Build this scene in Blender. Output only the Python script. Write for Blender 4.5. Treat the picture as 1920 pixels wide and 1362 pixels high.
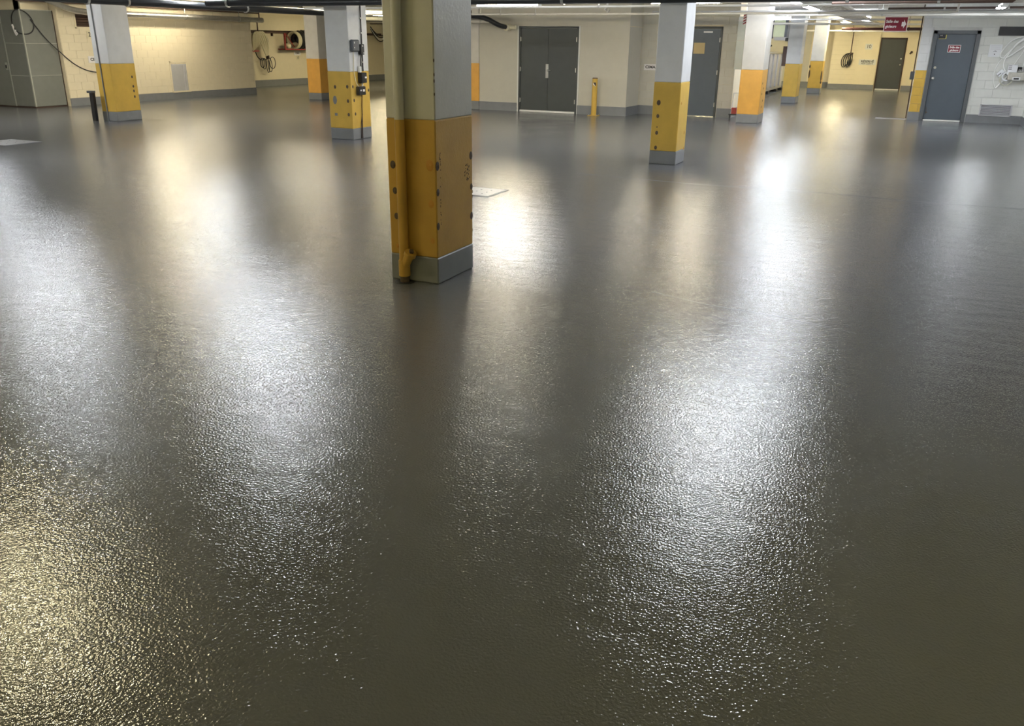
import bpy, bmesh, math, random
from mathutils import Vector, Matrix, Euler
random.seed(7)
PI = math.pi
S = bpy.context.scene
for o in list(bpy.data.objects):
    bpy.data.objects.remove(o)
COL = S.collection

# ------------------------------------------------------------------ camera
F_PX, PITCH, ROLL, YAW = 1565.5, 0.366150, 0.01225, 0.427518
cam_data = bpy.data.cameras.new('camera')
cam = bpy.data.objects.new('camera', cam_data)
COL.objects.link(cam)
cam_data.sensor_width = 36.0
cam_data.lens = F_PX / 1920 * 36.0
cam_data.clip_end = 200
_f = Vector((-math.sin(YAW) * math.cos(PITCH), math.cos(YAW) * math.cos(PITCH), -math.sin(PITCH)))
_r = Vector((math.cos(YAW), math.sin(YAW), 0))
_u = _r.cross(_f)
_x = _r * math.cos(ROLL) + _u * math.sin(ROLL)
_y = -_r * math.sin(ROLL) + _u * math.cos(ROLL)
_m = Matrix((_x, _y, -_f)).transposed().to_4x4()
_m.translation = Vector((0, 0, 1.72))
cam.matrix_world = _m
S.camera = cam

# ------------------------------------------------------------------ world, exposure
w = bpy.data.worlds.new('world')
S.world = w
w.use_nodes = True
w.node_tree.nodes['Background'].inputs[0].default_value = (0.5, 0.52, 0.55, 1)
w.node_tree.nodes['Background'].inputs[1].default_value = 0.02
S.view_settings.view_transform = 'Standard'
S.view_settings.look = 'None'
S.view_settings.gamma = 1
S.view_settings.use_curve_mapping = False
S.view_settings.exposure = 1.25

COOL = (0.90, 0.945, 1.0)
WARM = (1.0, 0.88, 0.64)
GOLD = (1.0, 0.86, 0.52)
OLIVE = (1.0, 0.84, 0.31)
# centre x, y, z, direction ('x' or 'y'), length, colour, strength, label
LIGHTS = [
    (-1.50, 8.7, 2.58, 'x', 1.2, COOL, 52, 'cool white twin-tube light over the aisle right of the near column'),
    (-1.45, 13.6, 2.55, 'y', 2.4, COOL, 45, 'cool white twin-tube light over the aisle past the second column'),
    (-2.70, 20.3, 2.62, 'y', 1.9, COOL, 34, 'long bare-tube light right of the orange column, nearer half of the row'),
    (-2.72, 24.0, 2.62, 'y', 3.2, COOL, 34, 'long bare-tube light running away beside the orange column'),
    (-2.90, 37.6, 2.60, 'y', 4.5, GOLD, 44, 'farthest tube light of the aisle row, before the cream far wall'),
    (-4.35, 25.7, 2.46, 'x', 1.75, COOL, 60, 'short white lit diffuser peeking out right of the orange column'),
    (-1.75, 30.0, 2.62, 'y', 2.4, COOL, 34, 'tube light above the aisle before the hanging maroon sign'),
    (1.36, 21.6, 2.53, 'y', 1.3, COOL, 55, 'white oval-looking light above the blue-grey door wall'),
    (-4.02, 16.2, 2.44, 'x', 1.3, WARM, 90, 'warm white tube light right of the second column'),
    (-7.65, 16.4, 2.42, 'x', 1.4, WARM, 58, 'warm white tube light in front of the grey double door'),
    (-13.3, 17.0, 2.58, 'x', 1.9, WARM, 45, 'warm white tube light above the black pipe left of the grey boxed column'),
    (-7.45, 8.5, 2.58, 'x', 1.2, COOL, 56, 'cool white twin-tube light left of the near column, above the frame'),
    (-11.7, 8.6, 2.58, 'x', 1.2, COOL, 62, 'cool white twin-tube light near the left side, above the frame'),
    (-5.75, 3.35, 2.58, 'x', 1.2, GOLD, 44, 'golden tube light at the near left, above the frame'),
    (-16.8, 15.2, 2.70, 'y', 2.4, WARM, 62, 'added warm tube light above the leftmost column, hidden by the black pipe'),  # invented fixture that lights the silver duct, kept behind the pipe
    (-19.45, 19.6, 2.56, 'y', 2.4, WARM, 26, 'warm tube light close to the left block wall above the silver duct'),
    (-17.6, 11.8, 2.66, 'x', 1.2, COOL, 60, 'cool white tube light before the leftmost column, above the frame'),
    (-19.2, 29.5, 2.66, 'y', 2.4, GOLD, 62, 'golden tube light before the hose rack corner'),
    (-8.0, 38.5, 2.62, 'x', 2.4, GOLD, 80, 'golden tube light deep behind the dented column'),
    (-17.0, 36.0, 2.66, 'x', 2.4, GOLD, 70, 'added golden tube light deep behind the boxed column'),  # added lamp, brightens the area beyond the boxed column
    (-4.5, 33.6, 2.66, 'x', 1.2, COOL, 60, 'added cool white tube light over the grey ribbed container'),  # lamp put in to light the pale panel and container top
    (-12.6, 13.0, 2.66, 'x', 1.2, COOL, 60, 'added cool white tube light above the black pipe, left of the boxed column'),  # extra lamp, put in to lift the mid-distance floor
    (-6.4, 13.8, 2.66, 'x', 1.2, COOL, 60, 'added cool white tube light between the second row of columns, above the frame'),  # second lamp added for the brightness of the far floor
    (-6.5, -1.5, 2.60, 'x', 2.4, OLIVE, 25, 'added yellowish fill tube light behind the camera to the left'),  # unseen fill, added to raise the yellow light on the near floor
    (-1.0, -3.0, 2.60, 'x', 2.4, OLIVE, 20, 'added yellowish fill tube light right behind the camera'),  # added fill lamp, never in view
    (-13.0, 2.5, 2.60, 'x', 2.4, OLIVE, 34, 'added yellowish fill tube light at the left, out of the frame'),  # unseen lamp added as yellow fill from the left
    (-19.5, 9.0, 2.60, 'x', 2.4, WARM, 45, 'added warm fill tube light before the grey enclosure, out of the frame'),  # out-of-view lamp added as warm fill
    (1.2, 2.5, 2.60, 'y', 1.2, OLIVE, 14, 'added yellowish fill tube light by the right wall near the camera'),  # weak unseen fill added at the near right
]

# ------------------------------------------------------------------ materials
MATS = {}
def nt(name):
    m = bpy.data.materials.new(name)
    m.use_nodes = True
    t = m.node_tree
    return m, t, t.nodes['Principled BSDF']

def mat(name, col, rough=0.55, metal=0.0, noise=0.06, nscale=6.0, bump=0.0, bscale=60.0, spec=0.5, emit=None, es=0.0):
    m, t, b = nt(name)
    b.inputs['Roughness'].default_value = rough
    b.inputs['Metallic'].default_value = metal
    b.inputs['Specular IOR Level'].default_value = spec
    geo = t.nodes.new('ShaderNodeNewGeometry')
    n = t.nodes.new('ShaderNodeTexNoise')
    n.inputs['Scale'].default_value = nscale
    n.inputs['Detail'].default_value = 3
    t.links.new(geo.outputs['Position'], n.inputs['Vector'])
    mx = t.nodes.new('ShaderNodeMix')
    mx.data_type = 'RGBA'
    mx.inputs['A'].default_value = (*[max(0, c * (1 - noise * 2.2)) for c in col], 1)
    mx.inputs['B'].default_value = (*[min(1, c * (1 + noise * 1.2)) for c in col], 1)
    t.links.new(n.outputs['Fac'], mx.inputs['Factor'])
    t.links.new(mx.outputs['Result'], b.inputs['Base Color'])
    if bump:
        n2 = t.nodes.new('ShaderNodeTexNoise')
        n2.inputs['Scale'].default_value = bscale
        t.links.new(geo.outputs['Position'], n2.inputs['Vector'])
        bp = t.nodes.new('ShaderNodeBump')
        bp.inputs['Strength'].default_value = bump
        bp.inputs['Distance'].default_value = 0.01
        t.links.new(n2.outputs['Fac'], bp.inputs['Height'])
        t.links.new(bp.outputs['Normal'], b.inputs['Normal'])
    if emit:
        b.inputs['Emission Color'].default_value = (*emit, 1)
        b.inputs['Emission Strength'].default_value = es
    MATS[name] = m
    return m

def floor_material():
    m, t, b = nt('floor_epoxy')
    L = t.links.new
    geo = t.nodes.new('ShaderNodeNewGeometry')
    def noise(scale, det=2.0, stretch=None, rot=0.0):
        n = t.nodes.new('ShaderNodeTexNoise')
        n.inputs['Scale'].default_value = scale
        n.inputs['Detail'].default_value = det
        if stretch:
            mp = t.nodes.new('ShaderNodeMapping')
            mp.inputs['Scale'].default_value = stretch
            mp.inputs['Rotation'].default_value = (0, 0, rot)
            L(geo.outputs['Position'], mp.inputs['Vector'])
            L(mp.outputs['Vector'], n.inputs['Vector'])
        else:
            L(geo.outputs['Position'], n.inputs['Vector'])
        return n
    nc = noise(0.7, 4)
    mx = t.nodes.new('ShaderNodeMix'); mx.data_type = 'RGBA'
    mx.inputs['A'].default_value = (0.125, 0.130, 0.140, 1)
    mx.inputs['B'].default_value = (0.155, 0.160, 0.171, 1)
    L(nc.outputs['Fac'], mx.inputs['Factor'])
    L(mx.outputs['Result'], b.inputs['Base Color'])
    nr = noise(1.1, 4)
    mr = t.nodes.new('ShaderNodeMapRange')
    mr.inputs['From Min'].default_value = 0.3; mr.inputs['From Max'].default_value = 0.7
    mr.inputs['To Min'].default_value = 0.08; mr.inputs['To Max'].default_value = 0.14
    L(nr.outputs['Fac'], mr.inputs['Value'])
    L(mr.outputs['Result'], b.inputs['Roughness'])
    b.inputs['IOR'].default_value = 1.85
    # fine orange-peel relief
    v = noise(95, 1.0)
    bp1 = t.nodes.new('ShaderNodeBump')
    bp1.inputs['Strength'].default_value = 1.0
    bp1.inputs['Distance'].default_value = 0.0024
    L(v.outputs['Fac'], bp1.inputs['Height'])
    # roller waves, broad
    n2 = noise(2.2, 2, (1.0, 2.6, 1.0), 0.45)
    bp2 = t.nodes.new('ShaderNodeBump')
    bp2.inputs['Strength'].default_value = 1.0
    bp2.inputs['Distance'].default_value = 0.004
    L(n2.outputs['Fac'], bp2.inputs['Height'])
    L(bp1.outputs['Normal'], bp2.inputs['Normal'])
    L(bp2.outputs['Normal'], b.inputs['Normal'])
    MATS['floor'] = m
    return m

floor_material()
mat('white_paint', (0.64, 0.65, 0.66), 0.42, bump=0.15, bscale=40)
mat('white_paint_old', (0.62, 0.60, 0.56), 0.42, bump=0.15, bscale=40)
mat('yellow_paint', (0.62, 0.40, 0.07), 0.38, noise=0.08, bump=0.15, bscale=40)
mat('orange_paint', (0.72, 0.38, 0.07), 0.38, noise=0.08, bump=0.15, bscale=40)
mat('grey_paint', (0.20, 0.21, 0.225), 0.4, noise=0.08)
mat('block_white', (0.68, 0.69, 0.665), 0.5, noise=0.03, bump=0.3, bscale=90)
mat('block_cream', (0.78, 0.70, 0.52), 0.5, noise=0.03, bump=0.3, bscale=90)
mat('block_grey', (0.55, 0.53, 0.46), 0.5, noise=0.04, bump=0.3, bscale=90)
mat('mortar_white', (0.60, 0.60, 0.58), 0.8)
mat('mortar_cream', (0.70, 0.62, 0.45), 0.8)
mat('plaster', (0.52, 0.50, 0.43), 0.5, noise=0.03)
mat('plaster_grey', (0.42, 0.42, 0.40), 0.5, noise=0.03)
mat('ceiling', (0.68, 0.68, 0.67), 0.7, noise=0.08, nscale=2)
mat('door_grey', (0.055, 0.062, 0.062), 0.42, noise=0.05)
mat('door_blue', (0.085, 0.105, 0.13), 0.42, noise=0.05)
mat('frame_grey', (0.10, 0.11, 0.12), 0.4)
mat('steel', (0.62, 0.61, 0.58), 0.3, metal=1.0)
mat('galvanised', (0.62, 0.61, 0.58), 0.32, metal=0.9, noise=0.12, nscale=20)
mat('alu_strip', (0.80, 0.80, 0.78), 0.35)
mat('black_pipe', (0.02, 0.022, 0.025), 0.35)
mat('dark_brown', (0.05, 0.028, 0.02), 0.6)
mat('brown_board', (0.10, 0.06, 0.045), 0.6)
mat('white_conduit', (0.72, 0.70, 0.66), 0.4)
mat('black_rubber', (0.018, 0.018, 0.02), 0.5)
mat('black_plastic', (0.015, 0.015, 0.018), 0.35)
mat('dark_box', (0.06, 0.07, 0.085), 0.45)
mat('enclosure', (0.19, 0.20, 0.185), 0.4, noise=0.05)
mat('enclosure_seam', (0.36, 0.37, 0.33), 0.4)
mat('cream_hose', (0.75, 0.70, 0.52), 0.5)
mat('white_hose', (0.93, 0.94, 0.93), 0.35)
mat('red_steel', (0.33, 0.03, 0.025), 0.45)
mat('maroon', (0.22, 0.008, 0.03), 0.4, noise=0.02)
mat('sign_white', (0.82, 0.80, 0.80), 0.4, noise=0.01)
mat('letter_black', (0.015, 0.015, 0.02), 0.5, noise=0.0)
mat('paper', (0.80, 0.82, 0.86), 0.6, noise=0.02)
mat('sign_cream', (0.72, 0.66, 0.46), 0.5, noise=0.02)
mat('rust', (0.10, 0.07, 0.045), 0.6, noise=0.3, nscale=60)
mat('patch_orange', (0.50, 0.25, 0.04), 0.45)
mat('lamp_housing', (0.75, 0.75, 0.73), 0.4)
mat('container_grey', (0.46, 0.46, 0.47), 0.45)
mat('dimmed_yellow', (0.50, 0.30, 0.055), 0.4, noise=0.14, nscale=4, bump=0.15, bscale=40)  # darker, more mottled copy of the yellow; nearest column's dimness painted in
mat('dimmed_white', (0.52, 0.52, 0.49), 0.42, noise=0.05, bump=0.15, bscale=40)  # white paint again, darkened for the weaker light on the nearest column
mat('pale_panel', (0.72, 0.78, 0.55), 0.5)
mat('duct_pale', (0.62, 0.66, 0.62), 0.35)
mat('floor_plate', (0.36, 0.36, 0.37), 0.35, metal=0.2, noise=0.12, nscale=30)
mat('louvre', (0.58, 0.58, 0.62), 0.4, metal=0.3)
mat('clear_plastic', (0.62, 0.62, 0.52), 0.15)
mat('sprinkler_red', (0.06, 0.015, 0.015), 0.45)
mat('gold_label', (0.70, 0.62, 0.15), 0.5)
mat('hazard_white', (0.75, 0.70, 0.70), 0.5)
mat('tan_card', (0.60, 0.46, 0.22), 0.5)
for nm, c in (('COOL', COOL), ('WARM', WARM), ('GOLD', GOLD)):
    pass
def lamp_mat(col, st):
    k = 'lamp_%s_%s' % (str(col), st)
    if k not in MATS:
        m = bpy.data.materials.new('lamp')
        m.use_nodes = True
        t = m.node_tree
        t.nodes.clear()
        e = t.nodes.new('ShaderNodeEmission')
        e.inputs[0].default_value = (*col, 1)
        e.inputs[1].default_value = st
        o = t.nodes.new('ShaderNodeOutputMaterial')
        t.links.new(e.outputs[0], o.inputs[0])
        MATS[k] = m
    return MATS[k]

# ------------------------------------------------------------------ mesh helpers
class MB:
    def __init__(self): self.bm = bmesh.new()
    def box(self, x0, x1, y0, y1, z0, z1, bev=0.0, rot=None):
        r = bmesh.ops.create_cube(self.bm, size=1)
        vs = r['verts']
        bmesh.ops.scale(self.bm, vec=(x1 - x0, y1 - y0, z1 - z0), verts=vs)
        if rot:
            bmesh.ops.rotate(self.bm, cent=(0, 0, 0), matrix=rot, verts=vs)
        bmesh.ops.translate(self.bm, vec=((x0 + x1) / 2, (y0 + y1) / 2, (z0 + z1) / 2), verts=vs)
        if bev:
            es = {e for v in vs for e in v.link_edges}
            bmesh.ops.bevel(self.bm, geom=list(es), offset=bev, segments=1, affect='EDGES')
        return self
    def cyl(self, p0, p1, r0, r1=None, n=16, cap=True):
        r1 = r0 if r1 is None else r1
        p0, p1 = Vector(p0), Vector(p1)
        d = p1 - p0
        r = bmesh.ops.create_cone(self.bm, cap_ends=cap, segments=n, radius1=r0, radius2=r1, depth=d.length)
        q = Vector((0, 0, 1)).rotation_difference(d.normalized()).to_matrix()
        bmesh.ops.rotate(self.bm, cent=(0, 0, 0), matrix=q, verts=r['verts'])
        bmesh.ops.translate(self.bm, vec=(p0 + p1) / 2, verts=r['verts'])
        return self
    def ball(self, c, rx, ry=None, rz=None, n=12):
        ry = ry or rx; rz = rz or rx
        r = bmesh.ops.create_uvsphere(self.bm, u_segments=n, v_segments=max(6, n // 2 + 2), radius=1)
        bmesh.ops.scale(self.bm, vec=(rx, ry, rz), verts=r['verts'])
        bmesh.ops.translate(self.bm, vec=c, verts=r['verts'])
        return self
    def tube(self, pts, r, n=8, closed=False, smooth=0, flat=None):
        P = [Vector(p) for p in pts]
        for _ in range(smooth):
            Q = []
            N = len(P)
            if not closed: Q.append(P[0])
            for i in range(N if closed else N - 1):
                a, b = P[i], P[(i + 1) % N]
                Q += [a * .75 + b * .25, a * .25 + b * .75]
            if not closed: Q.append(P[-1])
            P = Q
        N = len(P)
        rings = []
        up = None
        for i in range(N):
            if closed: t = P[(i + 1) % N] - P[i - 1]
            else: t = P[min(i + 1, N - 1)] - P[max(i - 1, 0)]
            if t.length < 1e-9: t = Vector((0, 0, 1))
            t.normalize()
            if up is None:
                up = Vector((0, 0, 1)) if abs(t.z) < .9 else Vector((1, 0, 0))
            s = t.cross(up)
            if s.length < 1e-4: s = t.cross(Vector((1, 0.3, 0)))
            s.normalize()
            up = s.cross(t).normalized()
            ring = []
            for k in range(n):
                a = 2 * PI * k / n
                ring.append(self.bm.verts.new(P[i] + s * math.cos(a) * r + up * math.sin(a) * r * (flat or 1)))
            rings.append(ring)
        for i in range(N if closed else N - 1):
            A, B = rings[i], rings[(i + 1) % N]
            for k in range(n):
                self.bm.faces.new((A[k], A[(k + 1) % n], B[(k + 1) % n], B[k]))
        if not closed:
            self.bm.faces.new(rings[0][::-1]); self.bm.faces.new(rings[-1])
        return self
    def poly(self, pts, d):
        """flat prism: pts list of 3D points, extruded by vector d"""
        a = [self.bm.verts.new(Vector(p)) for p in pts]
        b = [self.bm.verts.new(Vector(p) + Vector(d)) for p in pts]
        self.bm.faces.new(a); self.bm.faces.new(b[::-1])
        for i in range(len(pts)):
            j = (i + 1) % len(pts)
            self.bm.faces.new((a[j], a[i], b[i], b[j]))
        return self
    def build(self, name, m, parent=None, smooth=False):
        bmesh.ops.recalc_face_normals(self.bm, faces=self.bm.faces)
        me = bpy.data.meshes.new(name)
        self.bm.to_mesh(me); self.bm.free()
        me.materials.append(MATS[m] if isinstance(m, str) else m)
        if smooth:
            for p in me.polygons: p.use_smooth = True
            try: me.set_sharp_from_angle(angle=math.radians(40))
            except Exception: pass
        o = bpy.data.objects.new(name, me)
        COL.objects.link(o)
        if parent:
            o.parent = parent
            o.matrix_parent_inverse = Matrix.Translation(-Vector(parent_loc(parent)))
        return o

def each(mb, name, m, parent):
    """every loose piece of mb becomes an object of its own"""
    todo = set(mb.bm.verts)
    while todo:
        st = [todo.pop()]; isl = set(st)
        while st:
            v = st.pop()
            for e in v.link_edges:
                o_ = e.other_vert(v)
                if o_ in todo: todo.discard(o_); isl.add(o_); st.append(o_)
        nb = MB(); mp = {v: nb.bm.verts.new(v.co) for v in isl}
        for f in {f for v in isl for f in v.link_faces}: nb.bm.faces.new([mp[v] for v in f.verts])
        nb.build(name, m, parent)
    mb.bm.free()
def parent_loc(p):
    v = Vector(p.location)
    while p.parent:
        v = Vector((0, 0, 0)); break
    return v if not p.parent and p.type == 'EMPTY' else Vector((0, 0, 0))

def tag(o, label, cat, group=None):
    o['label'] = label; o['category'] = cat
    if group: o['group'] = group
    return o
def thing(name, label, cat, loc, group=None):
    o = bpy.data.objects.new(name, None)
    o.empty_display_size = 0.1
    COL.objects.link(o); o.location = loc
    return tag(o, label, cat, group)
def struct(o):
    o['kind'] = 'structure'; return o
def sempty(name, loc):
    o = bpy.data.objects.new(name, None); COL.objects.link(o); o.location = loc
    o.empty_display_size = 0.1
    return struct(o)
def lab(o, l): o['label'] = l; return o
def B(*a, **k): return MB().box(*a, **k)

def text(name, s, size, m, loc, facing, parent=None, bold=0.0, sx=1.0, shear=0.0, align='CENTER', sp=1.0):
    cu = bpy.data.curves.new(name, 'FONT')
    cu.body = s; cu.size = size; cu.extrude = 0.001
    cu.offset = bold; cu.align_x = align; cu.align_y = 'CENTER'; cu.shear = shear; cu.space_line = sp
    cu.resolution_u = 3
    tmp = bpy.data.objects.new(name, cu); COL.objects.link(tmp)
    dg = bpy.context.evaluated_depsgraph_get()
    me = bpy.data.meshes.new_from_object(tmp.evaluated_get(dg))
    bpy.data.objects.remove(tmp); bpy.data.curves.remove(cu)
    rz = {'-y': 0, '+x': PI / 2}[facing]
    M = Matrix.Translation(Vector(loc)) @ Euler((PI / 2, 0, rz)).to_matrix().to_4x4() @ Matrix.Diagonal((sx, 1, 1, 1))
    me.transform(M)
    me.materials.clear(); me.materials.append(MATS[m])
    o = bpy.data.objects.new(name, me); COL.objects.link(o)
    if parent:
        o.parent = parent
        o.matrix_parent_inverse = Matrix.Translation(-Vector(parent_loc(parent)))
    return o

# ------------------------------------------------------------------ structure
CZ = 2.78
XL, XR, YB, YF = -24.4, 2.45, -5.0, 42.4
struct(B(XL, XR + .2, YB, YF, -0.15, 0).build('floor', 'floor'))
ceil = struct(B(XL, XR + .2, YB, YF + .2, CZ, CZ + .2).build('ceiling', 'ceiling'))
# shallow downstand beams of the slab
for bx in (-9.6, -3.5):
    pass

BLOCKS = {}
def block_mesh(w, h, m, d=0.008):
    k = (round(w, 3), round(h, 3), m)
    if k not in BLOCKS:
        c = 0.003
        vs = [(-w/2, d, -h/2), (w/2, d, -h/2), (w/2, d, h/2), (-w/2, d, h/2),
              (-w/2, c, -h/2), (w/2, c, -h/2), (w/2, c, h/2), (-w/2, c, h/2),
              (-w/2 + c, 0, -h/2 + c), (w/2 - c, 0, -h/2 + c), (w/2 - c, 0, h/2 - c), (-w/2 + c, 0, h/2 - c)]
        fs = [(8, 9, 10, 11)]
        for i in range(4):
            j = (i + 1) % 4
            fs += [(i, j, j + 4, i + 4), (i + 4, j + 4, j + 8, i + 8)]
        me = bpy.data.meshes.new('concrete_block')
        me.from_pydata(vs, [], fs)
        me.materials.append(MATS[m])
        bm = bmesh.new(); bm.from_mesh(me); bmesh.ops.recalc_face_normals(bm, faces=bm.faces)
        # open back: make sure the front faces -y
        bm.faces.ensure_lookup_table()
        if bm.faces[0].normal.y > 0: bmesh.ops.reverse_faces(bm, faces=bm.faces)
        bm.to_mesh(me); bm.free()
        BLOCKS[k] = me
    return BLOCKS[k]

def blockwall(parent, a0, a1, plane, z1, axis, mats, holes=(), z0=0.0, W=0.4, H=0.2, stuff=False):
    """axis 'x': wall along x facing -y at y=plane; axis 'y': wall along y facing +x at x=plane.
    mats(amid, zmid) -> material name. holes: (a0,a1,z0,z1)"""
    J = 0.003
    row = 0; z = z0
    while z < z1 - 0.02:
        h = min(H, z1 - z)
        a = a0 - (W / 2 if row % 2 else 0)
        while a < a1 - 0.01:
            segs = [(max(a, a0), min(a + W, a1))]
            for (h0, h1, k0, k1) in holes:
                if z + h / 2 > k0 and z + h / 2 < k1:
                    ns = []
                    for s0, s1 in segs:
                        if s1 <= h0 or s0 >= h1: ns.append((s0, s1)); continue
                        if s0 < h0: ns.append((s0, h0))
                        if s1 > h1: ns.append((h1, s1))
                    segs = ns
            for s0, s1 in segs:
                if s1 - s0 < 0.03: continue
                me = block_mesh(s1 - s0 - J, h - J, mats((s0 + s1) / 2, z + h / 2))
                o = bpy.data.objects.new('concrete_block', me)
                COL.objects.link(o); o.parent = parent
                pr = -0.0015 + random.uniform(-.001, .0006)
                if axis == 'x':
                    o.location = ((s0 + s1) / 2, plane + pr, z + h / 2)
                else:
                    o.location = (plane - pr, (s0 + s1) / 2, z + h / 2)
                    o.rotation_euler = (0, 0, PI / 2)
            a += W
        z += H; row += 1

# wall with blue-grey door (faces the camera, right)
DW = 24.4
wr = struct(MB().box(-0.1, .18, DW + .006, DW + .3, 0, CZ).box(1.21, XR + .2, DW + .006, DW + .3, 0, CZ)
            .box(.18, 1.21, DW + .006, DW + .3, 2.13, CZ).build('wall_front_right', 'mortar_white'))
blockwall(wr, -0.09, XR, DW, CZ, 'x',
          lambda a, z: ('yellow_paint' if (a < .18 and z < 1.2 and z > .2) else ('white_paint' if a < .18 else 'block_white')),
          holes=[(.17, 1.22, 0, 2.13)])
struct(B(-0.1, -.02, DW + .3, 41.3, 0, CZ).build('wall_aisle', 'block_cream'))
struct(B(XR, XR + .2, YB, DW, 0, CZ).build('wall_right', 'block_white'))
struct(MB().box(-0.1, .17, DW - .014, DW + .01, 0, .2).build('baseboard_door_left', 'grey_paint'))
struct(MB().box(1.23, XR, DW - .014, DW + .01, 0, .19).build('baseboard_front_right', 'grey_paint'))
struct(MB().box(XR - .014, XR + .01, 6, DW, 0, .19).build('baseboard_right', 'grey_paint'))

# wall with grey double door
MW = 21.4
struct(MB().box(-11.3, -9.66, MW, MW + .3, 0, CZ).box(-7.99, -6.65, MW, MW + .3, 0, CZ).box(-9.66, -7.99, MW, MW + .3, 2.13, CZ)
       .box(-6.95, -6.65, MW + .3, 22.47, 0, CZ).box(-11.3, -11.0, MW + .3, YF, 0, CZ).build('wall_middle', 'plaster'))
struct(MB().box(-10.83, -6.93, MW - .012, MW, 2.135, CZ).build('trim_1', 'plaster'))
struct(MB().box(-6.93, -6.65, MW - .02, MW, 0.2, CZ).build('trim_2', 'plaster'))
struct(MB().box(-10.83, -9.68, MW - .012, MW + .01, 0, .22).box(-7.97, -6.64, MW - .024, MW + .01, 0, .22)
       .box(-6.66, -6.636, MW, 22.45, 0, .22).build('baseboard_middle', 'grey_paint'))
struct(MB().box(-6.652, -6.645, MW, 22.45, 2.13, 2.145).build('trim_3', 'mortar_cream'))
# recessed block wall with single grey door
RW = 22.45
rc = struct(MB().box(-6.95, -5.62, RW + .006, RW + 2.2, 0, CZ).box(-4.58, -4.2, RW + .006, RW + 2.2, 0, CZ)
            .box(-5.62, -4.58, RW + .006, RW + 2.2, 2.16, CZ).build('wall_recess', 'mortar_cream'))
blockwall(rc, -6.645, -4.2, RW, CZ, 'x', lambda a, z: 'block_grey', holes=[(-5.62, -4.58, 0, 2.16)])
struct(MB().box(-6.645, -5.64, RW - .014, RW + .01, 0, .22).box(-4.56, -4.19, RW - .014, RW + .01, 0, .22)
       .box(-4.2, -4.186, RW, RW + 2.2, 0, .22).build('baseboard_recess', 'grey_paint'))

# left block wall
LX = -20.5
wl = struct(MB().box(LX - .3, LX - .006, 16.3, 23.6, 0, CZ).build('wall_left', 'mortar_cream'))
blockwall(wl, 16.32, 23.6, LX, CZ, 'y', lambda a, z: 'block_cream',
          holes=[(16.83, 17.34, 1.97, 2.31), (19.92, 20.56, .24, 1.05)])
struct(MB().box(LX - .01, LX + .014, 16.3, 23.6, 0, .2).box(LX - .3, LX + .014, 23.6, 23.614, 0, .2).build('baseboard_left', 'grey_paint'))
struct(B(LX - .3, LX + .002, 23.596, 23.606, 0, CZ).build('trim_4', 'block_cream'))
# far left wall behind the hoses
FX = -23.5
struct(B(FX - .3, FX, 23.3, YF, 0, CZ).build('wall_far_left', 'block_cream'))
struct(B(-24.2, LX - .2, 23.3, 23.6, 0, CZ).build('wall_left_return', 'block_cream'))
struct(MB().box(FX, FX + .35, 23.6, 36, 2.07, 2.5).build('trim_5', 'block_cream'))
struct(MB().box(FX, FX + .014, 23.6, YF, 0, .24).build('baseboard_far_left', 'grey_paint'))
struct(B(XL - .2, XL, YB, 24, 0, CZ).build('wall_near_left', 'plaster'))
struct(B(XL, XR, YB - .2, YB, 0, CZ).build('wall_behind_camera', 'plaster'))

# far wall (cream) with far door
FW = 42.35
struct(B(-24.0, -2.5, FW, FW + .2, 0, CZ).build('wall_far', 'block_cream'))
struct(B(-11.0, -4.62, FW - .02, FW, .2, CZ).build('trim_6', 'plaster'))
FD = 41.3
far = struct(MB().box(-3.6, -1.69, FD, FD + 1.2, 0, CZ).box(-.65, -.02, FD, FD + 1.2, 0, CZ).box(-1.69, -.65, FD, FD + 1.2, 2.12, CZ)
       .build('wall_far_door', 'block_cream'))
j = MB()
for i in range(1, 13):
    j.box(-3.6, -1.7, FD - .002, FD + .004, i * .2 - .006, i * .2 + .006)
struct(j.build('trim_7', 'mortar_cream'))
struct(B(-2.56, -1.72, FD - .05, FD, 0.0, 2.4).build('trim_8', 'block_cream'))
struct(MB().box(-3.6, -2.56, FD - .014, FD, 0, .2).box(-2.57, -1.72, FD - .064, FD, 0, .2).box(-.62, -.1, FD - .014, FD, 0, .2)
       .box(-11, -3.6, FW - .034, FW, 0, .22).build('baseboard_far', 'grey_paint'))

# floor joints / hairline crack seams
ck = MB()
ck.tube([(-4.2, 11.35, .0005), (-2.6, 11.2, .0005), (-1.0, 11.3, .0005), (.4, 11.15, .0005), (2.4, 11.3, .0005)], .004, 4, flat=.25)
ck.tube([(-1.55, 5.9, .0005), (-1.1, 5.75, .0005), (-.6, 5.7, .0005), (-.1, 5.55, .0005)], .0025, 4, flat=.25)
struct(ck.build('trim_9', 'grey_paint'))

# ------------------------------------------------------------------ doors
def hinge(d, x, y, z):
    MB().cyl((x, y, z - .055), (x, y, z + .055), .011, n=8).box(x - .02, x + .02, y + .004, y + .012, z - .05, z + .05).build('hinge', 'steel', d, True)
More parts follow.
